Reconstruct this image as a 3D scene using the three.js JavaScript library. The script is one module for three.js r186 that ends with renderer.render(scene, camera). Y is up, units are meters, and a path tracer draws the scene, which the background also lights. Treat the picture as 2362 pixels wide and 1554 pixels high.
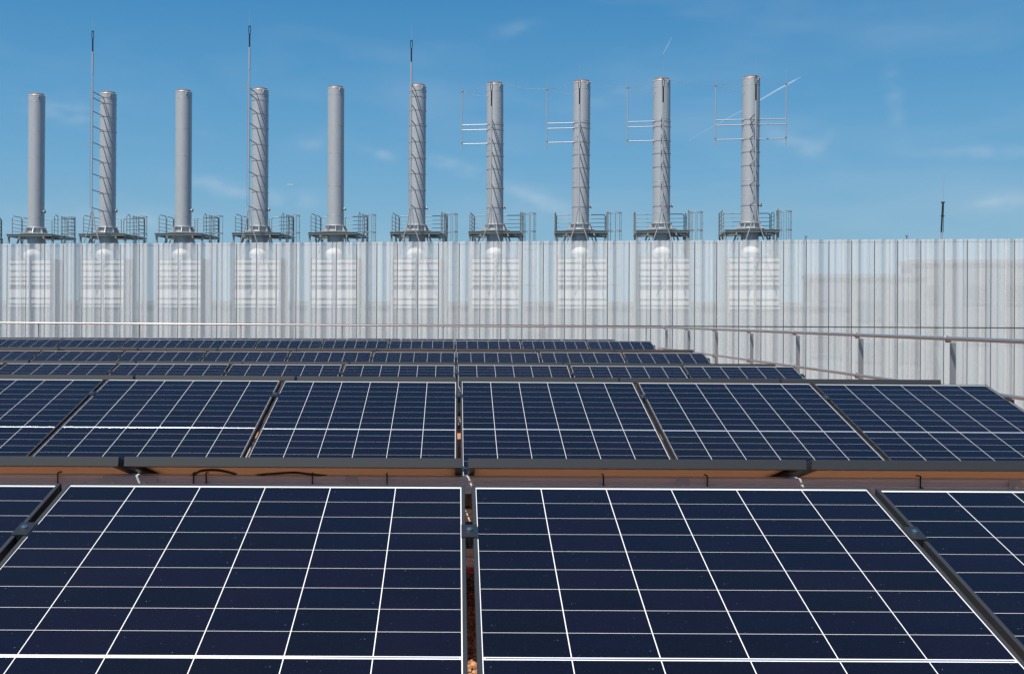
import * as THREE from 'three';
import { mergeGeometries, mergeVertices } from 'three/addons/utils/BufferGeometryUtils.js';

// ---------------------------------------------------------------- camera
// world: y up, roof substrate at y = 0, camera looks along -z; every number in metres
const EYE = 1.274;
const scene = new THREE.Scene();
const camera = new THREE.PerspectiveCamera(2 * Math.atan(818 / 2430) * 180 / Math.PI, 2620 / 1636, 0.1, 60000);
camera.position.set(0, EYE, 0);
camera.rotation.z = 0.0045;
camera.setViewOffset(2620, 1636, 258, 82, 2362, 1554);     // shifted lens: level camera, horizon above mid height
scene.add(camera);

// ---------------------------------------------------------------- seeded noise
function rng(seed) { let s = seed >>> 0; return () => { s = (s + 0x6D2B79F5) | 0; let t = Math.imul(s ^ (s >>> 15), 1 | s); t = (t + Math.imul(t ^ (t >>> 7), 61 | t)) ^ t; return ((t ^ (t >>> 14)) >>> 0) / 4294967296; }; }
function hash2(x, y, s = 0) { let h = Math.imul(x | 0, 374761393) + Math.imul(y | 0, 668265263) + Math.imul(s | 0, 2147483647 ^ 974711); h = Math.imul(h ^ (h >>> 13), 1274126177); return ((h ^ (h >>> 16)) >>> 0) / 4294967296; }
function vnoise(x, y, s = 0) { const i = Math.floor(x), j = Math.floor(y), u = x - i, v = y - j, a = u * u * (3 - 2 * u), b = v * v * (3 - 2 * v);
  return (hash2(i, j, s) * (1 - a) + hash2(i + 1, j, s) * a) * (1 - b) + (hash2(i, j + 1, s) * (1 - a) + hash2(i + 1, j + 1, s) * a) * b; }
function fbm(x, y, s = 0, o = 5) { let f = 0, a = 0.5, n = 0; for (let k = 0; k < o; k++) { f += a * vnoise(x, y, s + k); n += a; a *= 0.5; x = x * 2.03 + 7.1; y = y * 2.03 + 3.7; } return f / n; }

// ---------------------------------------------------------------- sky
const s2l = (c) => { c /= 255; return c <= 0.04045 ? c / 12.92 : Math.pow((c + 0.055) / 1.055, 2.4); };
const SKY = [[0, 148, 188, 210], [4, 137, 182, 208], [8, 113, 169, 207], [12, 92, 155, 201], [17, 70, 138, 190], [30, 54, 117, 176], [60, 40, 94, 158], [90, 36, 86, 150]].map(([e, r, g, b]) => [e, s2l(r) / 1.28, s2l(g) / 1.28, s2l(b) / 1.28]);   // colours as exposed at 1.28
function skyColor(e) {
  if (e <= 0) return SKY[0].slice(1);
  for (let k = 1; k < SKY.length; k++) if (e <= SKY[k][0]) { const t = (e - SKY[k - 1][0]) / (SKY[k][0] - SKY[k - 1][0]); return [1, 2, 3].map((c) => SKY[k - 1][c] * (1 - t) + SKY[k][c] * t); }
  return SKY[SKY.length - 1].slice(1);
}
{
  const W = 2048, H = 1024, data = new Float32Array(W * H * 4);
  // soft cirrus wisps: [azimuth deg (0 = view axis, + right), elevation, half length, half width, tilt, strength]
  const wisps = [[-20.5, 10.4, 1.6, 0.45, -0.12, 0.34], [-12.3, 6.9, 2.2, 0.4, -0.18, 0.30], [-9.0, 6.2, 2.0, 0.5, 0.1, 0.2], [-4.2, 8.9, 0.9, 0.2, -0.25, 0.3], [-0.2, 8.3, 1.6, 0.3, -0.3, 0.3], [4.5, 6.4, 2.3, 0.5, -0.45, 0.3], [-7.6, 9.4, 1.2, 0.5, 0.2, 0.16],
    [17.8, 9.2, 1.5, 0.4, -0.5, 0.26], [19.2, 9.0, 1.0, 0.3, 0.9, 0.1], [22.6, 11.0, 0.35, 1.4, 0.15, 0.18], [26.5, 8.2, 2.6, 0.3, -0.06, 0.22], [27.6, 5.8, 1.5, 0.35, 0.14, 0.36], [-24.5, 4.5, 3, 0.7, 0.1, 0.2], [-17, 5.0, 3, 0.6, 0.05, 0.2], [9.0, 12.0, 3.0, 0.4, 0.25, 0.1], [3.2, 15.4, 1.4, 0.3, 0.2, 0.14]];
  for (let j = 0; j < H; j++) {
    const el = ((j + 0.5) / H - 0.5) * 180, base = el >= 0 ? skyColor(el) : [0.16, 0.15, 0.14];
    for (let i = 0; i < W; i++) {
      const phi = ((i + 0.5) / W - 0.5) * 2 * Math.PI;               // atan2(z, x)
      let az = Math.atan2(Math.cos(phi), -Math.sin(phi)) * 180 / Math.PI; // 0 along -z, + toward +x
      let c = 0;
      if (el > 0) {
        const px = az * Math.cos(el * Math.PI / 180);
        const n = fbm(px * 0.14 + 0.5 * el * 0.2, el * 0.5, 3, 5);
        c = Math.max(0, n - 0.52) * 0.26 * Math.min(1, el / 3);
        for (const [wa, we, hl, hw, tl, st] of wisps) {
          const dx = az - wa, dy = el - we;
          if (Math.abs(dx) > 9 || Math.abs(dy) > 5) continue;
          const u = (dx * Math.cos(tl) + dy * Math.sin(tl)) / hl, v = (-dx * Math.sin(tl) + dy * Math.cos(tl)) / hw;
          const g = Math.exp(-(u * u + v * v) * 0.9);
          c += 0.75 * st * g * Math.max(0, 2.6 * fbm(az * 1.1 + 0.6 * el + 11, el * 3.6 - 0.4 * az, 17, 6) - 0.65);
        }
        c = Math.min(0.6, c);
      }
      const o = (j * W + i) * 4;
      data[o] = base[0] * (1 - c) + 0.50 * c; data[o + 1] = base[1] * (1 - c) + 0.56 * c; data[o + 2] = base[2] * (1 - c) + 0.62 * c; data[o + 3] = 1;
    }
  }
  const t = new THREE.DataTexture(data, W, H, THREE.RGBAFormat, THREE.FloatType);
  t.mapping = THREE.EquirectangularReflectionMapping; t.magFilter = THREE.LinearFilter; t.minFilter = THREE.LinearFilter; t.wrapS = THREE.RepeatWrapping; t.needsUpdate = true;
  scene.background = t; scene.environment = t;
}

// ---------------------------------------------------------------- sun (high, behind the camera and to the left)
const SUN = new THREE.Vector3(-0.30, 0.86, 0.41).normalize();
const sun = new THREE.DirectionalLight(new THREE.Color(1, 0.94, 0.85), 5.0);
sun.position.copy(SUN).multiplyScalar(120).add(new THREE.Vector3(0, 0, -30));
sun.target.position.set(0, 0, -30);
sun.castShadow = true; sun.shadow.mapSize.set(4096, 4096); sun.shadow.bias = -0.0003;
Object.assign(sun.shadow.camera, { left: -60, right: 60, top: 60, bottom: -60, near: 1, far: 260 });
scene.add(sun, sun.target);
const renderer = new THREE.WebGLRenderer({ antialias: true });
renderer.toneMapping = THREE.LinearToneMapping;
renderer.toneMappingExposure = 1.28;
renderer.shadowMap.enabled = true;

// ---------------------------------------------------------------- helpers
const V = (x, y, z) => new THREE.Vector3(x, y, z);
const used = new Map();
function numbered(n) { const k = used.get(n) ?? 0; used.set(n, k + 1); return k ? `${n}_${String(k).padStart(3, '0')}` : n; }
function add(mesh, parent) { mesh.castShadow = true; mesh.receiveShadow = true; (parent ?? scene).add(mesh); return mesh; }
function part(name, geo, m, parent) { const g = Array.isArray(geo) ? mergeGeometries(geo.map((q) => q.index ? q.toNonIndexed() : q)) : geo; const o = new THREE.Mesh(g, m); o.name = name; return add(o, parent); }
function tag(o, label, category, group, kind) { o.userData.label = label; if (category) o.userData.category = category; if (group) o.userData.group = group; if (kind) o.userData.kind = kind; return o; }
function thing(name, label, category, pos = [0, 0, 0], turn = 0, group) { const o = new THREE.Group(); o.name = numbered(name); o.position.set(...pos); o.rotation.y = turn; scene.add(o); return tag(o, label, category, group); }
function solo(name, geo, m, label, category, group) { const o = part(numbered(name), geo, m); return tag(o, label, category, group); }
function struct(name, geo, m, label) { const o = part(numbered(name), geo, m); o.userData.kind = 'structure'; o.userData.label = label; return o; }
function copy(o, pos, turn, label, group) { const c = o.clone(); c.name = numbered(o.name.replace(/_\d\d\d$/, '')); c.userData = { ...o.userData }; scene.add(c); if (pos) c.position.set(...pos); if (turn !== undefined) c.rotation.y = turn; if (label) c.userData.label = label; if (group) c.userData.group = group; return c; }
const box = (w, h, d, x = 0, y = 0, z = 0) => new THREE.BoxGeometry(w, h, d).translate(x, y, z);
function bar(a, b, r, seg = 8) { const d = b.clone().sub(a), g = new THREE.CylinderGeometry(r, r, d.length(), seg, 1); g.applyQuaternion(new THREE.Quaternion().setFromUnitVectors(V(0, 1, 0), d.clone().normalize())); const m = a.clone().add(b).multiplyScalar(0.5); return g.translate(m.x, m.y, m.z); }
function beam(a, b, w, h) { const d = b.clone().sub(a), g = new THREE.BoxGeometry(w, d.length(), h); g.applyQuaternion(new THREE.Quaternion().setFromUnitVectors(V(0, 1, 0), d.clone().normalize())); const m = a.clone().add(b).multiplyScalar(0.5); return g.translate(m.x, m.y, m.z); }
function pipe(pts, r, seg = 24, rad = 8, tension = 0.5) { return new THREE.TubeGeometry(new THREE.CatmullRomCurve3(pts, false, 'catmullrom', tension), seg, r, rad); }
function cyl(r0, r1, h, x, y, z, seg = 40, open = false) { return new THREE.CylinderGeometry(r1, r0, h, seg, 1, open).translate(x, y + h / 2, z); }

// ---------------------------------------------------------------- materials
const lin = (r, g, b) => new THREE.Color().setRGB(r, g, b);
const std = (c, rough, metal = 0, extra = {}) => new THREE.MeshStandardMaterial({ color: lin(...c), roughness: rough, metalness: metal, ...extra });
function canvasTex(size, fn, srgb, rep) {
  const d = new Uint8Array(size * size * 4);
  for (let j = 0; j < size; j++) for (let i = 0; i < size; i++) { const c = fn(i, j), o = (j * size + i) * 4; d[o] = c[0]; d[o + 1] = c[1]; d[o + 2] = c[2]; d[o + 3] = 255; }
  const t = new THREE.DataTexture(d, size, size); t.wrapS = t.wrapT = THREE.RepeatWrapping; t.magFilter = THREE.LinearFilter; t.minFilter = THREE.LinearFilter; if (srgb) t.colorSpace = THREE.SRGBColorSpace; if (rep) t.repeat.set(...rep); t.needsUpdate = true; return t;
}
// tiling value noise: lattice wraps at period p
function tnoise(i, j, size, p, s) { const x = i / size * p, y = j / size * p, a = Math.floor(x), b = Math.floor(y), u = x - a, v = y - b, f = u * u * (3 - 2 * u), g = v * v * (3 - 2 * v), w = (q) => ((q % p) + p) % p;
  return (hash2(w(a), w(b), s) * (1 - f) + hash2(w(a + 1), w(b), s) * f) * (1 - g) + (hash2(w(a), w(b + 1), s) * (1 - f) + hash2(w(a + 1), w(b + 1), s) * f) * g; }

// photovoltaic cells: near black navy under glass, with settled dust specks
function cellMaterial(k) {
  const R = rng(900 + k), S = 512, specks = new Uint8Array(S * S);
  for (let n = 0; n < 420; n++) { const x = R() * S | 0, y = R() * S | 0, b = 14 + 62 * Math.pow(R(), 4), w = 2 + (R() * 2 | 0), h = 3 + (R() * 4 | 0); for (let c = 0; c < h; c++) for (let a = 0; a < w; a++) { const o = ((y + c) % S) * S + (x + a) % S; specks[o] = Math.max(specks[o], b * (0.6 + 0.4 * R())); } }
  for (let n = 0; n < 3; n++) { const x = R() * S | 0, y = R() * S | 0, b = 90 + 70 * R(); for (let a = 0; a < 4; a++) for (let c = 0; c < 7; c++) specks[((y + c) % S) * S + (x + a) % S] = b; }
  const hue = [[11, 11, 25], [9, 10, 21], [13, 11, 26], [9, 11, 25]][k];
  const map = canvasTex(S, (i, j) => { const n = 0.86 + 0.28 * tnoise(i, j, S, 6, k * 5) * 0.5 + 0.28 * tnoise(i, j, S, 48, k * 5 + 1) * 0.5, s = specks[j * S + i]; return hue.map((c) => Math.min(255, c * n + s)); }, true);
  return new THREE.MeshPhysicalMaterial({ map, roughness: 0.7, specularIntensity: 0.1, clearcoat: 0.5, clearcoatRoughness: 0.06 });
}
const M = {};
M.cell = [0, 1, 2, 3].map(cellMaterial);
M.cellFar = new THREE.MeshPhysicalMaterial({ color: lin(0.005, 0.0046, 0.0105), roughness: 0.7, specularIntensity: 0.1, clearcoat: 0.5, clearcoatRoughness: 0.06 });
M.backsheet = new THREE.MeshPhysicalMaterial({ color: lin(0.82, 0.82, 0.80), roughness: 0.6, clearcoat: 1, clearcoatRoughness: 0.08 });
M.ribbon = std([0.75, 0.75, 0.76], 0.22, 1);
M.rear = std([0.72, 0.71, 0.68], 0.65);
M.frame = std([0.026, 0.029, 0.032], 0.5, 0.0);
M.clamp = std([0.035, 0.037, 0.04], 0.4, 0.5);
const brushed = canvasTex(256, (i, j) => { const n = 205 + 40 * tnoise(i, 0, 256, 128, 5) * 0.6 + 26 * tnoise(i, j, 256, 8, 6); return [n, n, n]; }, false);
M.plate = std([0.56, 0.58, 0.60], 0.5, 0.2);
M.alu = std([0.74, 0.72, 0.71], 0.45, 0.2, { roughnessMap: brushed });
M.bolt = std([0.7, 0.7, 0.7], 0.25, 1);
M.galv = std([0.33, 0.335, 0.34], 0.34, 0.6);
M.black = std([0.012, 0.012, 0.013], 0.5);
M.red = std([0.55, 0.03, 0.02], 0.45);
M.white = std([0.78, 0.78, 0.76], 0.5);
const paintTex = (r, g, b, amp, seed) => canvasTex(256, (i, j) => { const n = 1 - amp / 2 + amp * (0.5 * tnoise(i, j, 256, 5, seed) + 0.3 * tnoise(i, j, 256, 24, seed + 1) + 0.2 * tnoise(i, j, 256, 96, seed + 2)); return [r * n, g * n, b * n]; }, true);
M.chimney = new THREE.MeshStandardMaterial({ map: paintTex(176, 179, 182, 0.06, 40), roughness: 0.42, metalness: 0.3 });
M.rust = std([0.22, 0.12, 0.06], 0.7, 0.4);
M.soot = std([0.02, 0.02, 0.02], 0.9);
M.steel = std([0.27, 0.30, 0.30], 0.5, 0.4);
M.beamPaint = std([0.30, 0.33, 0.32], 0.5, 0.3);
M.pole = std([0.46, 0.47, 0.48], 0.45, 0.5);
M.louvre = std([0.82, 0.82, 0.80], 0.6);
M.dark = std([0.06, 0.062, 0.065], 0.7);
M.concrete = new THREE.MeshStandardMaterial({ map: paintTex(150, 147, 142, 0.2, 60), roughness: 0.9 });
M.brick = new THREE.MeshStandardMaterial({ map: paintTex(96, 82, 74, 0.2, 73), roughness: 0.9 });
M.pane = std([0.05, 0.055, 0.06], 0.15);
M.asphalt = new THREE.MeshStandardMaterial({ map: paintTex(88, 88, 90, 0.25, 63), roughness: 0.95 });
M.facade = new THREE.MeshStandardMaterial({ map: paintTex(120, 124, 128, 0.12, 66), roughness: 0.8 });
// perforated aluminium: a hexagonal field of punched holes, about a third of the area open
const perf = canvasTex(64, (i, j) => { const u = i / 64, v = j / 64; let d = 9; for (const [a, b] of [[0, 0], [1, 0], [0, 1], [1, 1], [0.5, 0.5]]) d = Math.min(d, Math.hypot(u - a, v - b)); const c = d < 0.195 ? 0 : d < 0.215 ? 255 * (d - 0.195) / 0.02 : 255; return [c, c, c]; }, false);
M.perf = new THREE.MeshStandardMaterial({ color: lin(0.90, 0.90, 0.885), roughness: 0.36, metalness: 0.52, alphaMap: perf, transparent: true, side: THREE.DoubleSide });
const soilMap = canvasTex(512, (i, j) => { const a = tnoise(i, j, 512, 14, 70), b = tnoise(i, j, 512, 90, 71), c = tnoise(i, j, 512, 230, 72), n = 0.55 + 0.3 * a + 0.35 * b + 0.35 * c; return [186 * n, 126 * n + 6 * a, 90 * n]; }, true, [1, 1]);
const soilBump = canvasTex(512, (i, j) => { const n = 255 * (0.35 * tnoise(i, j, 512, 60, 80) + 0.65 * tnoise(i, j, 512, 160, 81)); return [n, n, n]; }, false);
M.soil = new THREE.MeshStandardMaterial({ map: soilMap, bumpMap: soilBump, bumpScale: 0.02, roughness: 0.95 });
M.stone = [std([0.36, 0.16, 0.08], 0.9), std([0.46, 0.28, 0.15], 0.9), std([0.24, 0.10, 0.055], 0.9)];

// ---------------------------------------------------------------- the roof and the yard
{
  const g = new THREE.PlaneGeometry(46, 34, 1, 1).rotateX(-Math.PI / 2).translate(-17.7, 0, -10);
  const uv = g.attributes.uv; for (let k = 0; k < uv.count; k++) uv.setXY(k, uv.getX(k) * 46, uv.getY(k) * 34);
  struct('roof_substrate', g, M.soil, 'reddish brown mineral substrate covering the flat roof under the solar panels');
  struct('roof_slab', box(46.2, 0.5, 34.2, -17.7, -0.262, -10), M.concrete, 'concrete slab of the flat roof below the substrate');
  struct('roof_kerb', [box(0.12, 0.1, 34.2, 5.36, 0.05, -10), box(46, 0.1, 0.12, -17.76, 0.05, -27.06)], M.galv, 'low metal kerb along the edges of the flat roof');
  struct('building_base', box(45, 7.2, 33, -17.7, -4.115, -10), M.facade, 'building body carrying the flat roof');
  const y = new THREE.PlaneGeometry(9000, 9000).rotateX(-Math.PI / 2).translate(0, -7.72, -1000);
  const yuv = y.attributes.uv; for (let k = 0; k < yuv.count; k++) yuv.setXY(k, yuv.getX(k) * 1500, yuv.getY(k) * 1500);
  struct('yard_ground', y, M.asphalt, 'dark paved yard reaching away behind the perforated wall');
}

// ---------------------------------------------------------------- solar panels
const f = 2430, P = 1.158, MW = 1.138, ML = 1.712, TH = 0.030, FW = 0.010, ALPHA = 15.4 * Math.PI / 180;
const CW = 0.1858, CR = 0.0925, MID = 0.010;
// panel frame of reference: origin at the middle of the high edge (glass level), +z down the slope, +y out of the glass
const frameGeo = (() => {
  const s = [];
  const prof = (len) => { // bar along z: outer wall, top lip with a small chamfer and a foot flange
    const sh = new THREE.Shape(); sh.moveTo(0, -TH); sh.lineTo(0, 0.0010); sh.lineTo(0.0012, 0.0022); sh.lineTo(FW, 0.0022); sh.lineTo(FW, -0.006); sh.lineTo(0.0025, -0.006); sh.lineTo(0.0025, -TH + 0.002); sh.lineTo(0.024, -TH + 0.002); sh.lineTo(0.024, -TH); sh.closePath();
    return new THREE.ExtrudeGeometry(sh, { depth: len, bevelEnabled: false });
  };
  s.push(prof(ML - 2 * FW - 0.0004).translate(-MW / 2, 0, FW + 0.0002));
  s.push(prof(ML - 2 * FW - 0.0004).rotateY(Math.PI).translate(MW / 2, 0, ML - FW - 0.0002));
  const e = MW;
  s.push(prof(e).rotateY(-Math.PI / 2).translate(e / 2, 0, 0));
  s.push(prof(e).rotateY(Math.PI / 2).translate(-e / 2, 0, ML));
  return mergeGeometries(s);
})();
const sheetGeo = box(MW - 0.006, 0.004, ML - 0.006, 0, -0.0028, ML / 2);
const rearGeo = box(MW - 0.03, 0.002, ML - 0.03, 0, -0.0068, ML / 2);
const cellGeo = box(CW - 0.0023, 0.0010, CR - 0.0015);
const z0 = (ML - (18 * CR + MID)) / 2;
const cellPos = (r, c) => [(c - 2.5) * CW, -0.00105, z0 + (r + 0.5) * CR + (r >= 9 ? MID : 0)];
const allCells = mergeGeometries(Array.from({ length: 108 }, (_, k) => cellGeo.clone().translate(...cellPos(k / 6 | 0, k % 6))));
const ribbonGeo = new THREE.CylinderGeometry(0.0022, 0.0022, CW * 6 - 0.012, 16, 1).rotateZ(Math.PI / 2).scale(1, 0.5, 1).translate(0, -0.0010, z0 + 9 * CR + MID / 2);
const boxGeo = [-0.28, 0, 0.28].map((x) => box(0.09, 0.018, 0.05, x, -0.017, ML / 2));
function makePanel(detail) {
  const o = new THREE.Group(); o.name = 'solar_panel';
  part('frame', frameGeo, M.frame, o); part('backsheet', sheetGeo, M.backsheet, o); part('rear_sheet', rearGeo, M.rear, o);
  for (const g of boxGeo) part('junction_box', g, M.black, o);
  part('ribbon', ribbonGeo, M.ribbon, o);
  if (detail) { const R = rng(31); for (let r = 0; r < 18; r++) for (let c = 0; c < 6; c++) { const q = part('cell', cellGeo, M.cell[R() * 4 | 0], o); q.position.set(...cellPos(r, c)); if (R() < 0.5) q.rotation.y = Math.PI; } }
  else part('cell_field', allCells, M.cellFar, o).userData.kind = 'stuff';
  return o;
}
const fine = makePanel(true), coarse = makePanel(false);
const clampProto = (() => { const o = new THREE.Group(); o.name = 'panel_clamp';
  part('plate', [box(0.042, 0.004, 0.07, 0, 0.0045, 0), box(0.016, 0.03, 0.07, 0, -0.012, 0)], M.clamp, o);
  part('bolt', [cyl(0.0085, 0.0085, 0.006, 0, 0.0066, 0, 12), cyl(0.0045, 0.0045, 0.003, 0, 0.0127, 0, 6)], M.bolt, o); return o; })();
const endClampProto = (() => { const o = new THREE.Group(); o.name = 'end_clamp';
  part('plate', [box(0.03, 0.004, 0.06, 0.006, 0.0045, 0), box(0.02, 0.04, 0.06, 0.014, -0.014, 0)], M.clamp, o);
  part('bolt', cyl(0.007, 0.007, 0.008, 0.012, 0.0066, 0, 10), M.bolt, o); return o; })();
const railShape = (() => { const s = new THREE.Shape(); // aluminium mounting rail 40 x 58 mm with a groove in each face
  const w = 0.02, h = 0.058; s.moveTo(-w, 0); s.lineTo(w, 0); s.lineTo(w, 0.012); s.lineTo(w - 0.003, 0.014); s.lineTo(w - 0.003, 0.024); s.lineTo(w, 0.026); s.lineTo(w, 0.034); s.lineTo(w - 0.006, 0.036); s.lineTo(w - 0.006, 0.044); s.lineTo(w, 0.046); s.lineTo(w, h); s.lineTo(0.006, h); s.lineTo(0.006, h - 0.01); s.lineTo(-0.006, h - 0.01); s.lineTo(-0.006, h); s.lineTo(-w, h); s.lineTo(-w, 0.046); s.lineTo(-w + 0.006, 0.044); s.lineTo(-w + 0.006, 0.036); s.lineTo(-w, 0.034); s.lineTo(-w, 0.026); s.lineTo(-w + 0.003, 0.024); s.lineTo(-w + 0.003, 0.014); s.lineTo(-w, 0.012); s.closePath(); return s; })();
const NTH = ['first', 'second', 'third', 'fourth', 'fifth', 'sixth', 'seventh', 'eighth', 'ninth', 'tenth', 'eleventh', 'twelfth', 'thirteenth', 'fourteenth', 'fifteenth'];
const ORD = ['sixth', 'fifth', 'fourth', 'third', 'second', 'first'];
// row: toward = true slopes up away from the camera side (glass facing it), false slopes down toward the wall
function panelRow({ idx, toward, z, h, xc, left, right, roll = 0, dy = 0 }) {
  const yTop = EYE - h, out = [];
  const label0 = (n) => toward ? `${NTH[n]} dark blue solar panel from the handrail end, ${ORD[idx]} row from the wall`
    : `${NTH[n]} panel from the handrail end, sloping away behind the ${ORD[idx - 1]} ridge from the wall`;
  const group = toward ? `panels of the ${ORD[idx]} row from the wall` : `panels sloping away behind the ${ORD[idx - 1]} ridge`;
  const at = (x, s, dn) => { // point on the row: x along it, s down the slope, dn above the glass
    const sg = toward ? 1 : -1; return [xc + x, yTop - roll * x - s * Math.sin(ALPHA) + dn * Math.cos(ALPHA), -z + sg * (s * Math.cos(ALPHA) + dn * Math.sin(ALPHA))];
  };
  for (let k = -left; k < right; k++) {
    const detail = toward && ((idx === 0 && k >= -2 && k <= 1) || (idx === 1 && k >= -3));
    const o = (detail ? fine : coarse).clone(); o.name = numbered('solar_panel'); scene.add(o);
    const R = rng(1000 + idx * 97 + k * 13 + (toward ? 0 : 500)), x = (k + 0.5) * P;
    o.position.set(...at(x, 0, 0)); o.position.y += (R() - 0.5) * 0.004 + (toward ? 0 : (dy ? dy * (k < 0 ? 1 : 0) : 0));
    o.rotation.set(ALPHA + (R() - 0.5) * 0.004, toward ? 0 : Math.PI, (toward ? -1 : 1) * roll, 'YXZ');
    if (detail) { const RC = rng(77 + idx * 31 + k); for (const q of o.children) if (q.name === 'cell') q.material = M.cell[RC() * 4 | 0]; }
    tag(o, label0(right - 1 - k), 'solar panel', group);
    out.push(o);
  }
  for (const s of (toward ? [0.29, 1.43] : [0.162, 1.36])) {           // rails, legs, clamps
    const x0 = -left * P - 0.05, x1 = right * P + 0.06;
    const r = thing('mounting_rail', toward ? `${s < 1 ? 'upper' : 'lower'} aluminium mounting rail under the ${ORD[idx]} panel row from the wall` : `${s < 1 ? 'high' : 'low'} aluminium rail under panels sloping away behind the ${ORD[idx - 1]} ridge from the wall`, 'mounting rail');
    const [px, py, pz] = at(0, s, -TH - 0.0005);
    r.position.set(px, py - 0.058 / Math.cos(ALPHA) - 0.0055, pz);
    const rg = new THREE.ExtrudeGeometry(railShape, { depth: x1 - x0, bevelEnabled: false }).rotateY(Math.PI / 2).rotateZ(-roll).translate(x0, -roll * x0, 0);
    part('rail_profile', rg, M.alu, r);
    for (let q = Math.ceil((x0 + 0.3) / P); q <= Math.floor((x1 - 0.1) / P); q++) {
      const lx = q * P - 0.37, ly = r.position.y - roll * lx;
      if (lx < x0 || lx > x1) continue;
      part('leg', [box(0.04, ly - 0.012, 0.03, lx, -roll * lx - (ly - 0.012) / 2 - 0.0003, 0), box(0.12, 0.01, 0.12, lx, -roll * lx - ly + 0.0068, 0)], M.alu, r);
    }
    if (toward || s > 1) for (let k = -left + 1; k < right; k++) {
      if (idx > 3 && k < -6) continue;
      const c = copy(clampProto, at(k * P, s, 0)); c.rotation.set(ALPHA, toward ? 0 : Math.PI, 0, 'YXZ');
      tag(c, toward ? `${s < 1 ? 'upper' : 'lower'} clamp after the ${NTH[right - 1 - k]} panel from the handrail end, ${ORD[idx]} row from wall` : `clamp after the ${NTH[right - 1 - k]} panel from the handrail end, behind the ${ORD[idx - 1]} ridge from wall`, 'clamp', `${toward ? '' : 'rear '}${s < 1 ? 'upper' : 'lower'} clamps of row ${ORD[idx]}`);
    }
    if (toward) { const c = copy(endClampProto, at(right * P - (P - MW) / 2 - 0.004, s, 0)); c.rotation.set(ALPHA, 0, 0, 'YXZ'); tag(c, `${s < 1 ? 'upper' : 'lower'} end clamp on the handrail end of the ${ORD[idx]} panel row from the wall`, 'clamp'); }
  }
  return { at, out };
}
const zOf = (pitch) => f * P / pitch;
const ROWS = [ // [glass-up ridge z, drop below eye, joint x, panels left], [sloping-away row]
  { b: [zOf(932), 0.4785, 0.037, 3, 0.0005], a: null },
  { b: [zOf(407), 0.4085, 0.02, 4, 0.0015], a: [zOf(793.5), 0.4705, 0.033, 3, 0.0005] },
  { b: [zOf(260), 0.470, 0.004, 6, 0], a: [zOf(373), 0.415, 0.012, 4, 0.0015] },
  { b: [zOf(191), 0.459, 0, 7, -0.001], a: [zOf(246.5), 0.470, 0.004, 6, 0] },
  { b: [zOf(151), 0.378, -0.015, 9, -0.001], a: [zOf(183.5), 0.432, 0, 7, -0.001] },
  { b: [zOf(123.8), 0.424, -0.03, 11, -0.001], a: [zOf(146), 0.392, -0.015, 9, -0.001] },
];
const built = ROWS.map(({ b, a }, idx) => ({
  a: a && panelRow({ idx, toward: false, z: a[0], h: a[1], xc: a[2], left: a[3], right: 3, roll: a[4] }),
  b: panelRow({ idx, toward: true, z: b[0], h: b[1], xc: b[2], left: b[3], right: 3, roll: b[4] }),
}));
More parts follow.
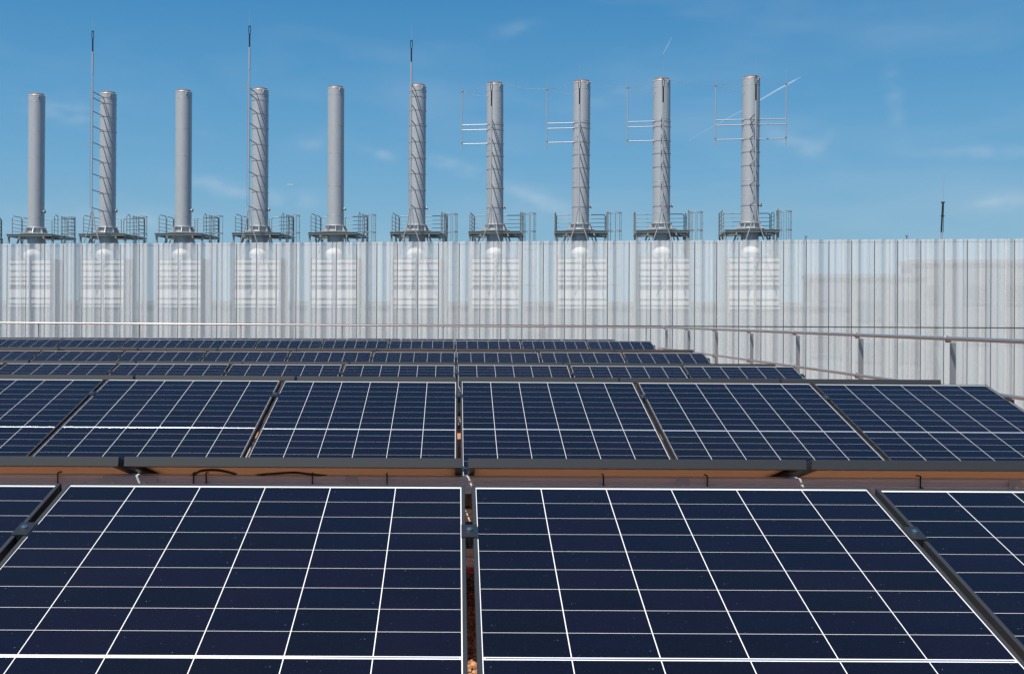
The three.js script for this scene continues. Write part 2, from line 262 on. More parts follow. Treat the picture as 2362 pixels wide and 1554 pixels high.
// fittings on the rail behind the first ridge: bracket plates, a splice, cable ties, loose cables
{
  const at = built[1].a.at, S = 0.162;
  const [, ry, rz] = at(0, S, -TH); const y = ry - 0.034, zf = rz + 0.0215;
  for (const x of [-0.363, 0.793, 1.953]) {
    const o = thing('bracket_plate', 'small grey bracket plate with one bolt on the rail behind the sixth ridge', 'bracket', [x, y, zf], 0, 'bracket plates on the ridge rail');
    part('plate', new THREE.ExtrudeGeometry(new THREE.Shape([[-0.02, -0.026], [0.02, -0.026], [0.02, 0.024], [0.016, 0.028], [-0.016, 0.028], [-0.02, 0.024]].map(([a, b]) => new THREE.Vector2(a, b))), { depth: 0.003, bevelEnabled: true, bevelSize: 0.001, bevelThickness: 0.001, bevelSegments: 1 }), M.plate, o);
    part('bolt', [new THREE.CylinderGeometry(0.0095, 0.0095, 0.006, 14).rotateX(Math.PI / 2).translate(0, -0.006, 0.007), new THREE.CylinderGeometry(0.005, 0.005, 0.004, 6).rotateX(Math.PI / 2).translate(0, -0.006, 0.012)], M.bolt, o);
  }
  const sp = thing('rail_splice', 'flat splice plate with two bolts joining the ridge rail', 'splice plate', [-1.135, y, zf]);
  part('plate', box(0.19, 0.05, 0.003, 0, 0, 0.0017), M.plate, sp);
  for (const x of [-0.055, 0.055]) part('bolt', new THREE.CylinderGeometry(0.0085, 0.0085, 0.006, 14).rotateX(Math.PI / 2).translate(x, -0.003, 0.006), M.bolt, sp);
  const tieX = [-1.385, -0.912, -0.868, -0.498, -0.238, 0.516, 0.878, 1.62];
  tieX.forEach((x, k) => {
    const R = rng(50 + k), t = (R() - 0.5) * 0.006;
    const g = pipe([V(x + t, y + 0.034, zf - 0.03), V(x + t, y + 0.036, zf + 0.0045), V(x, y + 0.028, zf + 0.0075), V(x, y, zf + 0.0068), V(x, y - 0.03, zf + 0.006), V(x, y - 0.036, zf - 0.02)], 0.0026, 24, 6);
    solo('cable_tie', [g, box(0.007, 0.007, 0.006, x + 0.004, y - 0.004, zf + 0.009)], M.black, 'black plastic cable tie looped round the ridge rail', 'cable tie', 'cable ties on the ridge rail');
  });
  solo('cable', pipe([V(-0.91, y + 0.03, zf + 0.004), V(-0.88, y + 0.048, zf + 0.03), V(-0.83, y + 0.052, zf + 0.035), V(-0.79, y + 0.043, zf + 0.02), V(-0.775, y + 0.025, zf - 0.05)], 0.0045, 30, 8), M.black, 'short black cable arching over the ridge rail beside two cable ties', 'cable');
  solo('cable', pipe([V(-0.72, y + 0.02, zf - 0.05), V(-0.64, y + 0.036, zf + 0.012), V(-0.56, y + 0.041, zf + 0.014), V(-0.50, y + 0.034, zf + 0.008), V(-0.44, y + 0.02, zf - 0.05)], 0.0042, 30, 8), M.black, 'flat black cable bow lying along the top of the ridge rail', 'cable');
  // cables below the middle gap of the row farthest from the wall
  const c = built[0].b.at(0, 0.335, -0.085);
  solo('red_cable', pipe([V(-2.4, c[1] + 0.005, c[2] + 0.01), V(-0.8, c[1] - 0.02, c[2] + 0.014), V(0.03, c[1], c[2]), V(0.9, c[1] - 0.02, c[2] + 0.01), V(2.4, c[1], c[2])], 0.0055, 60, 8), M.red, 'red cable crossing the panel gap under the sixth row from the wall', 'cable');
  solo('black_cable', pipe([V(-2.4, c[1] - 0.04, c[2] + 0.02), V(-0.8, c[1] - 0.06, c[2] + 0.02), V(0.03, c[1] - 0.043, c[2] + 0.012), V(0.9, c[1] - 0.06, c[2] + 0.02), V(2.4, c[1] - 0.04, c[2])], 0.0055, 60, 8), M.black, 'black cable crossing the panel gap just below the red cable', 'cable');
}
// loose substrate stones, where the gaps between the panels let one see the roof
{
  const R = rng(4242), g = new THREE.IcosahedronGeometry(1, 1), p = g.attributes.position;
  for (let k = 0; k < p.count; k++) { const v = V().fromBufferAttribute(p, k), n = 0.75 + 0.5 * hash2(Math.round(v.x * 40), Math.round(v.y * 40 + v.z * 91), 5); p.setXYZ(k, v.x * n, v.y * n * 0.7, v.z * n); }
  g.computeVertexNormals();
  const N = 9000, im = [0, 1, 2].map((k) => { const o = new THREE.InstancedMesh(g, M.stone[k], N); o.name = ['gravel', 'pale_gravel', 'dark_gravel'][k]; add(o); tag(o, ['loose red brown stones of the roof substrate', 'loose tan stones of the roof substrate', 'loose dark stones of the roof substrate'][k], 'gravel', null, 'stuff'); return o; });
  const m = new THREE.Matrix4(), q = new THREE.Quaternion(), e = new THREE.Euler();
  for (const o of im) for (let k = 0; k < N; k++) {
    const near = R() < 0.6, x = near ? 0.035 + (R() - 0.5) * 0.5 : -4.5 + R() * 9.4, z = near ? -1 - R() * 6 : -1 - R() * 9, s = 0.004 + 0.010 * R() * R();
    e.set(R() * 6, R() * 6, R() * 6); q.setFromEuler(e); m.compose(V(x, s * 0.5, z), q, V(s, s, s)); o.setMatrixAt(k, m);
  }
}

// ---------------------------------------------------------------- handrails of the roof edge
const RAILY = 1.1, RAILX = 5.0, FARZ = -25.3;
{
  const o = thing('side_handrail', 'long galvanised handrail along the side edge of the roof, beside the panel row ends', 'handrail', [RAILX, 0, 0]);
  part('top_rail', bar(V(0, RAILY, 3), V(0, RAILY, FARZ), 0.0213, 14), M.galv, o);
  part('lower_rail', bar(V(0, RAILY - 0.5, 3), V(0, RAILY - 0.5, FARZ), 0.0185, 14), M.galv, o);
  for (let k = 0; k < 12; k++) {
    const z = FARZ + 2.43 * k, p = part('post', box(0.058, RAILY - 0.05, 0.012, 0.062, (RAILY - 0.05) / 2 + 0.004, z), M.galv, o);
    for (const y of [RAILY, RAILY - 0.5]) part('bracket', [box(0.05, 0.02, 0.03, 0.016, y - 0.032, z), new THREE.TorusGeometry(0.025, 0.006, 8, 16).translate(0, y, z)], M.galv, p);
    part('bracket', box(0.14, 0.012, 0.12, 0.062, 0.01, z), M.galv, p);
  }
  const r = thing('far_handrail', 'straight galvanised handrail crossing in front of the perforated wall', 'handrail', [0, 0, FARZ]);
  const yl = RAILY + 0.05, X0 = -16.2, yr = RAILY, Y = (x) => yr + (x - RAILX) / (X0 - RAILX) * (yl - yr);
  part('top_rail', bar(V(X0, yl, 0), V(RAILX, yr, 0), 0.0213, 14), M.galv, r);
  part('lower_rail', bar(V(X0, yl - 0.5, 0), V(RAILX, yr - 0.5, 0), 0.0185, 14), M.galv, r);
  for (let k = 0; k < 9; k++) { const x = RAILX - 0.42 - 2.44 * k; part('post', box(0.012, Y(x) - 0.02, 0.058, x, (Y(x) - 0.02) / 2 + 0.004, -0.06), M.galv, r); }
  for (let k = 0; k < 9; k++) { const x = RAILX - 0.42 - 2.44 * k; part('bracket', [bar(V(x, Y(x) - 0.01, 0), V(x, Y(x) - 0.05, -0.06), 0.011), bar(V(x, Y(x) - 0.51, 0), V(x, Y(x) - 0.55, -0.06), 0.011)], M.galv, r); }
}

// ---------------------------------------------------------------- the perforated wall
const T = 0.1284, PHI = Math.atan(T), WZ = 50.2, UX = Math.cos(PHI), UZ = Math.sin(PHI);
const wallPt = (s, back = 0) => [s * UX + back * UZ, -WZ + s * UZ - back * UX];       // s along the wall, back behind it
{
  const TOP = EYE + 3.70, JOINT = EYE - 0.28, BOT = -7.5, W = 1.0, GAP = 0.032;
  const wall = thing('perforated_screen_wall', 'tall silver wall of perforated corrugated metal sheets standing beyond the solar panels', 'wall', [0, 0, -WZ], -PHI);
  // sheet profiles: folds of uneven width and depth across one metre
  const profiles = [];
  for (let v = 0; v < 9; v++) {
    const R = rng(300 + v * 7), pts = [[0, 0]], w = W - GAP; let x = 0.02 + R() * 0.06, d = 0;
    pts.push([x, 0]);
    while (x < w - 0.2) {                                       // soft asymmetric waves with short flats between them
      const amp = R() < 0.35 ? 0.05 + 0.05 * R() : 0.15 + 0.13 * R(), up = 0.06 + R() * 0.12, top = R() * R() * 0.15, down = amp * (0.70 + 0.42 * R()), foot = R() * R() * 0.18, room = w - 0.02 - x, k = Math.min(1, room / (up + top + down));
      const ease = (x0, len, d0, d1) => { for (let t = 1; t <= 7; t++) { const q = t / 7, e = q * q * (3 - 2 * q); pts.push([x0 + len * q, d0 + (d1 - d0) * e]); } };
      ease(x, up * k, 0, amp * k); x += up * k; if (top * k > 0.012) { x += top * k; pts.push([x, amp * k]); }
      ease(x, down * k, amp * k, 0); x += down * k;
      if (x + foot < w - 0.03 && foot > 0.01) { x += foot; pts.push([x, 0]); }
    }
    pts.push([w, 0]);
    profiles.push(pts);
  }
  const strip = (pts, y0, y1) => {
    const pos = [], uv = [], ix = []; let a = 0;
    pts.forEach(([x, d], k) => { if (k) a += Math.hypot(x - pts[k - 1][0], d - pts[k - 1][1]); pos.push(x, y0, d, x, y1, d); uv.push(a / 0.028, y0 / 0.028, a / 0.028, y1 / 0.028); if (k) { const o = (k - 1) * 2; ix.push(o, o + 2, o + 1, o + 2, o + 3, o + 1); } });
    const g = new THREE.BufferGeometry(); g.setAttribute('position', new THREE.Float32BufferAttribute(pos, 3)); g.setAttribute('uv', new THREE.Float32BufferAttribute(uv, 2)); g.setIndex(ix); g.computeVertexNormals(); return g;
  };
  const up = profiles.map((p) => strip(p, JOINT + 0.022, TOP)), lo = profiles.map((p) => strip(p, BOT, JOINT - 0.022));
  const R = rng(88); let last = -1;
  const mull = box(0.05, TOP - BOT - 0.06, 0.05, 0, (TOP + BOT) / 2 - 0.03, -0.06);
  for (let k = -33; k < 37; k++) {
    let v; do v = R() * 9 | 0; while (v === last); last = v;
    const x = k * W + 0.14 + GAP / 2;
    for (const g of [up[v], lo[v]]) { const o = part('sheet', g, M.perf, wall); o.position.x = x; }
    part('mullion', mull, M.dark, wall).position.x = k * W + 0.14;
  }
  part('girt', [box(70, 0.05, 0.05, 2, JOINT, -0.115), box(70, 0.06, 0.05, 2, TOP - 0.12, -0.115), box(70, 0.06, 0.05, 2, -4, -0.115)], M.dark, wall);
}

// ---------------------------------------------------------------- chimneys, platforms and lightning protection behind the wall
const CZ = 58;
const chimneyAt = (px) => { const q = (px - 1052) / f, z = CZ / (1 + T * q); return [q * z, -z]; };
const CH_R = 0.46, E = (h) => EYE + h;
const chimProto = (() => {
  const o = new THREE.Group(); o.name = 'chimney';
  const shaft = new THREE.LatheGeometry([[CH_R, E(3.4)], [CH_R, E(12.80)], [CH_R + 0.012, E(12.805)], [CH_R + 0.012, E(12.85)], [CH_R - 0.06, E(12.855)]].map(([a, b]) => new THREE.Vector2(a, b)), 56);
  { const uv = shaft.attributes.uv, p = shaft.attributes.position; for (let k = 0; k < uv.count; k++) uv.setXY(k, uv.getX(k) * 1.4, p.getY(k) * 0.5); }
  const ng = shaft.toNonIndexed(); part('shaft', ng, M.chimney, o);
  for (const h of [12.45, 10.75, 9.2, 7.4, 5.75]) part('weld_seam', new THREE.TorusGeometry(CH_R, 0.008, 6, 48).rotateX(Math.PI / 2).translate(0, E(h), 0), M.chimney, o);
  part('rim', [new THREE.LatheGeometry([[0.37, E(12.6)], [0.37, E(12.94)], [0.40, E(12.94)], [0.40, E(12.855)]].map(([a, b]) => new THREE.Vector2(a, b)), 48)], M.rust, o);
  part('flue_plug', new THREE.CircleGeometry(0.37, 40).rotateX(-Math.PI / 2).translate(0, E(12.62), 0), M.soot, o);
  part('lug', [box(0.05, 0.14, 0.05, 0.30, E(12.74), 0.38), box(0.05, 0.14, 0.05, -0.30, E(12.74), -0.38)], M.chimney, o);
  part('nozzle', [bar(V(0.3, E(6.12), 0.06), V(CH_R + 0.1, E(6.12), 0.06), 0.06, 14), bar(V(CH_R + 0.1, E(6.12), 0.06), V(CH_R + 0.13, E(6.12), 0.06), 0.105, 16)], M.steel, o);
  part('flange', new THREE.LatheGeometry([[CH_R, E(5.14)], [CH_R + 0.1, E(5.15)], [CH_R + 0.1, E(5.19)], [CH_R, E(5.20)]].map(([a, b]) => new THREE.Vector2(a, b)), 48), M.chimney, o);
  for (let k = 0; k < 8; k++) { const a = (k + 0.3) / 8 * Math.PI * 2, s = new THREE.Shape([[CH_R - 0.02, 0], [CH_R + 0.28, 0], [CH_R + 0.09, 0.29], [CH_R - 0.02, 0.29]].map(([x, y]) => new THREE.Vector2(x, y))); part('gusset', new THREE.ExtrudeGeometry(s, { depth: 0.02, bevelEnabled: false }).translate(0, E(4.855), -0.01).rotateY(a), M.chimney, o); }
  part('base_plate', new THREE.LatheGeometry([[CH_R, E(4.82)], [CH_R + 0.38, E(4.82)], [CH_R + 0.38, E(4.853)], [CH_R, E(4.853)]].map(([a, b]) => new THREE.Vector2(a, b)), 40), M.chimney, o);
  part('elbow', [new THREE.SphereGeometry(0.5, 32, 16, 0, Math.PI * 2, 0, Math.PI / 2).scale(1, 0.75, 1).translate(0, E(3.55), 0.35), cyl(0.44, 0.5, 0.3, 0, E(3.25), 0.35, 32)], M.louvre, o);
  return o;
})();
const railPanel = (w, h = 1.1) => { // a bent-tube guard panel in the xy plane: frame and cross bars
  const r = 0.14, pts = [V(0, 0, 0), V(0, h - r, 0), V(r * 0.3, h - r * 0.3, 0), V(r, h, 0), V(w - r, h, 0), V(w - r * 0.3, h - r * 0.3, 0), V(w, h - r, 0), V(w, 0, 0)];
  const cp = new THREE.CurvePath(); cp.add(new THREE.LineCurve3(pts[0], pts[1])); cp.add(new THREE.QuadraticBezierCurve3(pts[1], V(0, h, 0), pts[3])); cp.add(new THREE.LineCurve3(pts[3], pts[4])); cp.add(new THREE.QuadraticBezierCurve3(pts[4], V(w, h, 0), pts[6])); cp.add(new THREE.LineCurve3(pts[6], pts[7]));
  return [new THREE.TubeGeometry(cp, 60, 0.024, 7), [0.22, 0.42, 0.64, 0.86].map((y) => bar(V(0, y, 0), V(w, y, 0), y === 0.86 ? 0.013 : 0.016, 6))];
};
const platProto = (() => {
  const o = new THREE.Group(); o.name = 'access_platform'; const y = E(4.78);
  const Z0 = 0.62, Z1 = -2.0, X0 = -1.38, X1 = 1.42;
  for (const z of [Z0 + 0.12, -0.75]) part('support_beam', [box(X1 - X0, 0.02, 0.16, (X0 + X1) / 2, y - 0.01, z), box(X1 - X0, 0.02, 0.16, (X0 + X1) / 2, y - 0.13, z), box(X1 - X0, 0.1, 0.016, (X0 + X1) / 2, y - 0.07, z)], M.beamPaint, o);
  // grating deck with a hole for the shaft
  const d = []; for (let k = 0; k < 20; k++) { const x = X0 + 0.07 + k * (X1 - X0 - 0.14) / 19; if (Math.abs(x) < 0.55) { d.push(box(0.012, 0.04, Z0 - 0.6, x, y - 0.03, (Z0 + 0.6) / 2)); d.push(box(0.012, 0.04, Math.abs(Z1) - 0.6, x, y - 0.03, (Z1 - 0.6) / 2)); } else d.push(box(0.012, 0.04, Z0 - Z1, x, y - 0.03, (Z0 + Z1) / 2)); }
  for (const z of [Z1, -1.55, -1.1]) d.push(box(X1 - X0, 0.12, 0.06, (X0 + X1) / 2, y - 0.1, z));
  for (const x of [X0, X1]) d.push(box(0.06, 0.12, Z0 - Z1, x, y - 0.1, (Z0 + Z1) / 2));
  part('deck', d, M.steel, o);
  const rail = (w, place) => { const [fr, bars] = railPanel(w), a = part('railing', place(fr), M.steel, o); for (const b of bars) part('rail', place(b), M.steel, a); };
  const ZR = Z1 + 0.05;
  rail(1.28, (g) => g.translate(X0 + 0.03, y, ZR)); rail(1.28, (g) => g.translate(X0 + 1.46, y, ZR));
  rail(1.0, (g) => g.rotateY(Math.PI / 2).translate(X0, y, ZR + 2.1)); rail(0.96, (g) => g.rotateY(Math.PI / 2).translate(X0, y, ZR + 1.0));
  rail(0.9, (g) => g.rotateY(Math.PI / 2).translate(X1, y, ZR + 0.95)); rail(0.42, (g) => g.rotateY(Math.PI / 2).translate(X1, y, ZR + 2.5));
  for (const [x, z] of [[X0 + 0.06, Z0], [X1 - 0.06, Z0], [X0 + 0.06, Z1], [X1 - 0.06, Z1], [X0 + 0.06, -0.75], [X1 - 0.06, -0.75]]) part('leg', box(0.1, y + 7.5, 0.1, x, (y - 7.7) / 2 - 0.075, z), M.beamPaint, o);
  for (const s of [-1, 1]) part('brace', [beam(V(s * 0.72, y - 0.14, 0.5), V(s * 1.2, y - 1.5, 0.5), 0.09, 0.05), beam(V(s * 0.55, y - 0.14, 0.3), V(s * 0.9, y - 1.2, 0.3), 0.06, 0.05)], M.beamPaint, o);
  // caged ladder at the right side
  const lx = X1 + 0.40, lz = -0.35, lad = part('ladder', [bar(V(lx - 0.33, -7.6, lz - 0.2), V(lx - 0.33, y + 1.1, lz - 0.2), 0.022, 7), bar(V(lx - 0.33, -7.6, lz + 0.2), V(lx - 0.33, y + 1.1, lz + 0.2), 0.022, 7)], M.steel, o);
  const rungs = []; for (let h = -7; h < y; h += 0.28) rungs.push(bar(V(lx - 0.33, h, lz - 0.2), V(lx - 0.33, h, lz + 0.2), 0.012, 5)); part('rungs', rungs, M.steel, lad);
  const hoops = []; for (let h = y + 1.04; h > -4; h -= 0.98) hoops.push(new THREE.TorusGeometry(0.39, 0.017, 5, 28).rotateX(Math.PI / 2).translate(lx, h, lz));
  const cage = part('ladder_cage', hoops, M.steel, o);
  for (let k = 0; k < 7; k++) { const a = -2.1 + k * 0.7; part('cage_bar', bar(V(lx + 0.39 * Math.cos(a), -4, lz + 0.39 * Math.sin(a)), V(lx + 0.39 * Math.cos(a), y + 1.04, lz + 0.39 * Math.sin(a)), 0.013, 5), M.steel, cage); }
  return o;
})();
const louvreProto = (() => {
  const o = new THREE.Group(); o.name = 'louvred_enclosure';
  const w = 2.75, edges = [3.39, 3.28, 3.0, 2.62, 2.28, 2.05, 1.62, 1.05, 0.72, 0.53];
  part('cabinet', box(w - 0.1, 9.9, 1.4, 0, E(3.35) - 4.95, -0.9), M.facade, o);
  for (let k = 0; k < edges.length - 1; k++) { const a = edges[k + 1] + (k === 5 ? 0.24 : 0.08), b = edges[k] - 0.03; part('louvre_board', box(w, b - a, 0.05, 0, E((a + b) / 2), -0.14).rotateX(0), M.louvre, o); }
  for (const x of [-w / 2 + 0.05, 0.02, w / 2 - 0.05]) part('upright', box(0.07, 11, 0.07, x, E(3.45) - 5.5, -0.05), M.beamPaint, o);
  return o;
})();
const CH = [[-92, 'plain', 0.002], [81, 'plain', 0.003], [246, 'tall', 0.002], [421, 'plain', 0], [598, 'tall', -0.001], [773, 'plain', -0.002], [961, 'mid', 0.001], [1141, 'frame', -0.005], [1338, 'frame', 0.006], [1525, 'frame', -0.002], [1729, 'double', 0.005]];
const FIND = ['plain chimney beyond the end plain chimney, only its platform ladder showing', 'plain steel chimney at the far end, beyond the first tall masted one', 'steel chimney with tall mast, between the far end plain chimney and the next plain one', 'plain steel chimney between the two chimneys that carry the tallest masts', 'steel chimney with tall mast, sixth of the row counted from the double-framed one', 'plain steel chimney between a tall masted chimney and the mid-height masted one', 'steel chimney with a mid-height mast rising beside its rim', 'steel chimney with one side-arm lightning rod, next to the mid-height masted chimney', 'steel chimney with one side-arm rod, second from the mid-height masted chimney', 'steel chimney with one side-arm rod, next to the chimney with two', 'steel chimney with side-arm lightning rods on both sides'];
FIND[4] = 'steel chimney with tall mast, two places from the mid-height masted chimney';
const ORDC = ['eleventh', 'tenth', 'ninth', 'eighth', 'seventh', 'sixth', 'fifth', 'fourth', 'third', 'second', 'last'];
const chWorld = [];
CH.forEach(([px, kind, lean], i) => {
  const [x, z] = chimneyAt(px), which = i === 10 ? 'the chimney with two side-arm rods' : `the ${ORDC[i]} chimney from the two-rod end`;
  const c = chimProto.clone(); c.name = numbered('chimney'); scene.add(c); c.position.set(x, 0, z); c.rotation.set(0, -PHI, -lean, 'YXZ'); c.position.x -= lean * 6;
  tag(c, FIND[i], 'chimney', 'row of steel chimneys behind the wall');
  const p = platProto.clone(); p.name = numbered('access_platform'); scene.add(p); p.position.set(x, 0, z); p.rotation.y = -PHI;
  tag(p, `railed steel platform with caged ladder round ${which}`, 'platform', 'chimney access platforms');
  const lv = louvreProto.clone(); lv.name = numbered('louvred_enclosure'); scene.add(lv); lv.rotation.y = -PHI; lv.position.set(x - 0.0 * UX - 0.95 * UZ + 0.1, 0, z + 0.95 * UX);
  tag(lv, `white louvred enclosure seen through the wall below ${which}`, 'enclosure', 'louvred enclosures behind the wall');
  const levels = kind === 'plain' ? [] : kind === 'tall' || kind === 'mid' ? [12.58, 12.25, 11.5, 10.66, 9.76, 8.86, 8.0, 7.1, 6.1] : [10.64, 10.36, 9.6, 8.92, 8.2, 7.16, 6.1];
  for (const h of levels) { const b = part('band', new THREE.CylinderGeometry(CH_R + 0.016, CH_R + 0.016, 0.05, 48, 1, true).translate(0, E(h), 0), M.pole, c); part('band_lug', box(0.05, 0.05, 0.05, CH_R + 0.02, E(h), 0.05), M.pole, b); }
  chWorld.push([x, z]);
  if (!levels.length) return;
  // mast standing 1.8 m in front of the shaft axis, held off by bent arms
  const top = { tall: 15.98, mid: 14.93 }[kind] ?? 12.57, blk = kind === 'tall' || kind === 'mid' ? 1.15 : 1.25;
  const mdx = i === 10 ? 0.02 : -0.05, mz = 1.8;
  const m = thing('lightning_mast', kind === 'tall' ? (i === 2 ? 'tall thin mast with black tip on the masted chimney nearest the end of the row' : 'tall thin mast with black tip flanked by two plain chimneys') : kind === 'mid' ? 'mid-height thin mast with black tip rising just beside the rim of its chimney' : i === 10 ? 'thin mast with black fork before the chimney with two side-arm rods' : `thin mast with black fork before ${which}`, 'mast', [x, 0, z], -PHI, 'lightning masts at the chimneys');
  part('pole', [bar(V(mdx, E(5.0), mz), V(mdx, E(8.2), mz), 0.03, 10), bar(V(mdx, E(8.2), mz), V(mdx, E(top - 2.4), mz), 0.04, 10), bar(V(mdx, E(top - 2.4), mz), V(mdx, E(top - blk), mz), 0.052, 10)], M.pole, m);
  part('insulated_tip', [bar(V(mdx, E(top - blk), mz), V(mdx, E(top - 0.42), mz), 0.042, 10), pipe([V(mdx - 0.03, E(top - 0.45), mz), V(mdx - 0.055, E(top - 0.2), mz), V(mdx - 0.035, E(top), mz)], 0.02, 12, 6), pipe([V(mdx + 0.03, E(top - 0.45), mz), V(mdx + 0.055, E(top - 0.2), mz), V(mdx + 0.035, E(top), mz)], 0.02, 12, 6), box(0.11, 0.04, 0.07, mdx, E(top), mz)], M.black, m);
  part('needle', bar(V(mdx, E(top), mz), V(mdx, E(top + 0.85), mz), 0.007, 5), M.pole, m);
  part('down_conductor', pipe([V(mdx - 0.09, E(top - 3), mz + 0.02), V(mdx - 0.12, E(9.5), mz + 0.03), V(mdx - 0.11, E(7), mz + 0.03), V(mdx - 0.1, E(6.1), mz + 0.02)], 0.018, 40, 6), M.pole, m);
  for (const h of levels) part('arm', bar(V(mdx, E(h + 0.03), mz + 0.03), V(-0.06, E(h), CH_R - 0.02), 0.028, 8), M.steel, m);
  for (const s of [-1, 1]) part('foot', pipe([V(mdx + s * 0.03, E(6.05), mz), V(mdx + s * 0.12, E(5.5), mz), V(mdx + s * 0.22, E(4.9), mz), V(mdx + s * 0.42, E(4.3), mz), V(mdx + s * 0.75, E(3.2), mz)], 0.03, 26, 7), M.pole, m);
  if (kind === 'frame' || kind === 'double') for (const s of kind === 'double' ? [-1, 1] : [-1]) {
    const fr = thing('lightning_rod', kind === 'double' ? (s < 0 ? 'side-arm lightning rod of the two-rod chimney, on the side of its neighbour' : 'side-arm lightning rod on the free outer side of the two-rod chimney') : `side-arm lightning rod with three cross bars on ${which}`, 'lightning rod', [x, 0, z], -PHI, 'side-arm lightning frames');
    const xx = s * 1.82;
    part('upright_rod', [bar(V(xx, E(10.3), 0.2), V(xx, E(12.5), 0.2), 0.03, 8), bar(V(xx, E(9.25), 0.2), V(xx, E(10.3), 0.2), 0.024, 8)], M.pole, fr);
    part('needle', bar(V(xx, E(12.5), 0.2), V(xx, E(13.3), 0.2), 0.007, 5), M.pole, fr);
    part('wire_clamp', [box(0.13, 0.07, 0.1, xx, E(12.5), 0.2), box(0.11, 0.06, 0.09, xx, E(9.68), 0.2)], M.steel, fr);
    for (const h of [10.64, 10.36, 9.6]) part('cross_rod', bar(V(xx, E(h), 0.2), V(s * 0.3, E(h), 0.25), 0.026, 8), M.pole, fr);
  }
});
{ // wires strung between the chimney rims and the side-arm frames
  const loc = (i, dx, h, dz) => { const [x, z] = chWorld[i]; return V(x + dx * UX - dz * UZ, E(h), z + dx * UZ + dz * UX); };
  const wire = (a, b, sag, label) => { const m = a.clone().add(b).multiplyScalar(0.5); m.y -= sag; solo('lightning_wire', pipe([a, m, b], 0.009, 20, 5), M.steel, label, 'wire', 'wires between chimneys'); };
  for (let i = 7; i <= 10; i++) {
    const n = i === 10 ? 'the two-rod chimney' : `the ${ORDC[i]} chimney from the two-rod end`;
    wire(loc(i, -1.82, 12.5, 0.2), loc(i, -0.42, 12.9, -0.2), 0.08, `wire rising from side-arm post to rim of ${n}`);
    wire(loc(i, -1.82, 12.5, 0.2), loc(i, -0.35, 12.15, 0.32), 0.08, `wire dropping from side-arm post to shaft of ${n}`);
    if (i > 7) wire(loc(i - 1, 0.42, 12.9, 0.1), loc(i, -1.82, 12.5, 0.2), 0.12, `wire strung across the gap to side-arm post of ${n}`);
  }
  wire(loc(10, 0.42, 12.95, 0.1), loc(10, 1.82, 12.5, 0.2), 0.1, 'thin wire from the last chimney rim to its outer side-arm post');
}
{ // mast and small fittings on the wall's top edge, toward its free end
  const s = (px, back) => { const q = (px - 1052) / f, z = (WZ + back) / (1 + T * q); return [q * z, -z]; };
  const [x, z] = s(2173, 0.6);
  const m = thing('roof_mast', 'slender mast with dark blue-black tube rising alone above the wall', 'mast', [x, 0, z], -PHI);
  part('pole', [bar(V(0, -7.7, 0), V(0, E(3.4), 0), 0.045, 10), bar(V(-0.03, E(3.4), 0), V(-0.01, E(4.1), 0), 0.035, 10)], M.pole, m);
  part('tube', [bar(V(-0.03, E(4.05), 0), V(0.03, E(5.42), 0), 0.034, 10), bar(V(0.05, E(4.05), 0), V(0.07, E(5.42), 0), 0.014, 8), box(0.16, 0.05, 0.08, 0.04, E(5.42), 0), box(0.14, 0.04, 0.08, 0.02, E(4.8), 0)], M.black, m);
  part('needle', bar(V(0.05, E(5.42), 0), V(0.08, E(6.7), 0), 0.007, 5), M.pole, m);
  for (const [px, l] of [[1859, 'small hooked lifting eye on the wall top nearer the chimneys'], [2092, 'small hooked lifting eye on the wall top nearer the lone mast']]) {
    const [a, b] = s(px, 0.25); const k = thing('lifting_eye', l, 'hook', [a, 0, b], -PHI);
    part('stem', bar(V(0, E(2.9), 0), V(0, E(3.84), 0), 0.025, 7), M.steel, k); part('cap', box(0.1, 0.07, 0.08, 0, E(3.87), 0), M.steel, k); part('stay', bar(V(0, E(3.82), 0), V(-0.25, E(3.62), 0), 0.015, 6), M.steel, k);
  }
}
{ // buildings that show faintly through the holes of the wall
  const b = (name, label, x0, x1, top, z, d) => {
    const o = thing(name, label, 'building', [(x0 + x1) / 2, -7.7, z], -PHI), h = EYE + top + 7.7, w = x1 - x0;
    part('wall', box(w, h, d, 0, h / 2, 0), M.facade, o); part('roof', box(w + 0.4, 0.3, d + 0.4, 0, h + 0.152, 0), M.facade, o);
    const n = Math.round(w / 3.2); for (let k = 0; k < n; k++) for (const y of [h - 2.4, h - 5.6]) { const q = part('window', box(1.7, 1.3, 0.06, -w / 2 + (k + 0.5) * w / n, y, d / 2 + 0.032), M.dark, o); part('sill', box(1.9, 0.08, 0.16, -w / 2 + (k + 0.5) * w / n, y - 0.69, d / 2 + 0.08), M.facade, q); }
  };
  b('office_building', 'grey flat-roofed building showing dimly through the wall beside the last chimney', 27.5, 36, 3.3, -82, 3);
  b('warehouse', 'taller grey flat-roofed building showing dimly through the wall behind the lone mast', 36.5, 62, 4.6, -84, 3);
  b('plant_hall', 'long low grey hall hidden behind the louvred enclosures', -52, 26.5, 0.9, -78, 10);
}
{ // unseen building added beside the yard so the wall's side-turned folds mirror something dark
  const o = thing('added_dark_building', 'added unseen building of dark brick and glass, put there to darken wall reflections', 'building', [66, -7.7, -28]);
  part('wall', box(14, 25, 96, 0, 12.5, 0), M.brick, o); part('roof', box(14.6, 0.4, 96.6, 0, 25.202, 0), M.facade, o);
  for (let k = 0; k < 20; k++) for (let j = 0; j < 6; j++) part('window', box(0.08, 2, 2.6, -7.03, 3 + j * 3.8, -45.6 + k * 4.8), M.pane, o);
}
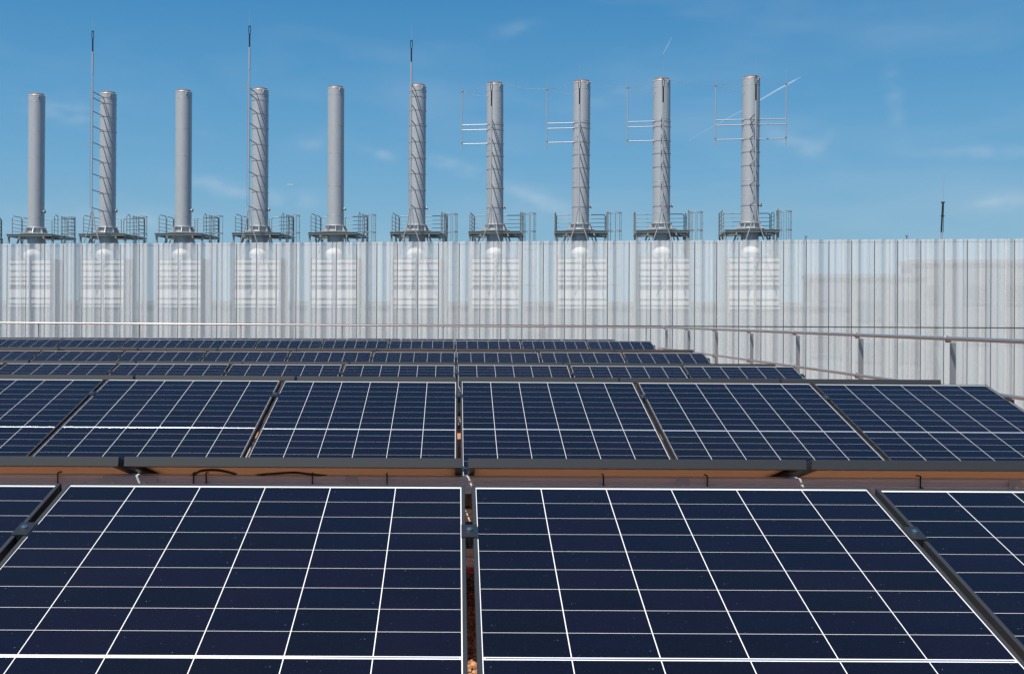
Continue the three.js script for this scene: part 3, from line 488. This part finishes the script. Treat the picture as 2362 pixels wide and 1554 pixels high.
{ // sky traffic: an airliner and two contrails
  const P3 = (px, py, z) => V((px - 1052) / f * z, EYE - (py - 736 - 0.0045 * (px - 1052)) / f * z, -z);
  const c = P3(668, 426, 7000), a = thing('airliner', 'white airliner crossing the sky beside a tall masted chimney', 'aeroplane', [c.x, c.y, c.z], 0.5);
  const body = new THREE.LatheGeometry([[0.05, -19], [0.8, -17], [1.9, -12], [2.1, -4], [2.1, 12], [1.7, 17], [0.05, 19.5]].map(([r, y]) => new THREE.Vector2(r, y)), 16).rotateZ(-Math.PI / 2);
  part('fuselage', body, M.white, a);
  const wing = (pts, t) => new THREE.ExtrudeGeometry(new THREE.Shape(pts.map(([p, q]) => new THREE.Vector2(p, q))), { depth: t, bevelEnabled: false }).rotateX(Math.PI / 2);
  for (const s of [-1, 1]) { part('wing', wing([[4, 0], [-6, s * 17], [-8.5, s * 17], [-3, 0]], 0.6).translate(0, -0.6, 0), M.white, a); part('tailplane', wing([[-14, 0], [-18, s * 6], [-19, s * 6], [-18, 0]], 0.4).translate(0, 0.6, 0), M.white, a); part('engine', new THREE.CylinderGeometry(1.1, 0.9, 4, 12).rotateZ(-Math.PI / 2).translate(2, -2.2, s * 5.6), M.white, a); }
  part('fin', new THREE.ExtrudeGeometry(new THREE.Shape([[-13, 1.5], [-17.5, 7.5], [-19.5, 7.5], [-18.5, 1.5]].map(([p, q]) => new THREE.Vector2(p, q))), { depth: 0.5, bevelEnabled: false }).translate(0, 0, -0.25), M.white, a);
  const vap = (o) => new THREE.MeshStandardMaterial({ color: lin(0.9, 0.9, 0.9), roughness: 1, transparent: true, opacity: o });
  const trail = (pts, label) => { const o = thing('contrail', label, 'contrail');
    for (let k = 0; k < pts.length - 1; k++) { const [a0, r0] = pts[k], [b0, r1, op] = pts[k + 1], d = b0.clone().sub(a0), g = new THREE.CylinderGeometry(r1, r0, d.length(), 12, 1, true).applyQuaternion(new THREE.Quaternion().setFromUnitVectors(V(0, 1, 0), d.normalize())), mm = a0.clone().add(b0).multiplyScalar(0.5); part('vapour', g.translate(mm.x, mm.y, mm.z), vap(op), o); } };
  const D = 14000;
  trail([[P3(1586, 324, D), 3], [P3(1660, 282, D), 5, 0.06], [P3(1715, 252, D), 7, 0.09], [P3(1790, 208, D), 11, 0.17], [P3(1830, 186, D), 10, 0.2], [P3(1846, 177, D), 2, 0.15]], 'long slanting contrail passing behind the chimney with two side-arm rods');
  trail([[P3(1527, 124, D), 3], [P3(1538, 104, D), 6, 0.12], [P3(1547, 86, D), 2, 0.12]], 'short steep contrail high above the third side-arm chimney');
}
renderer.render(scene, camera);
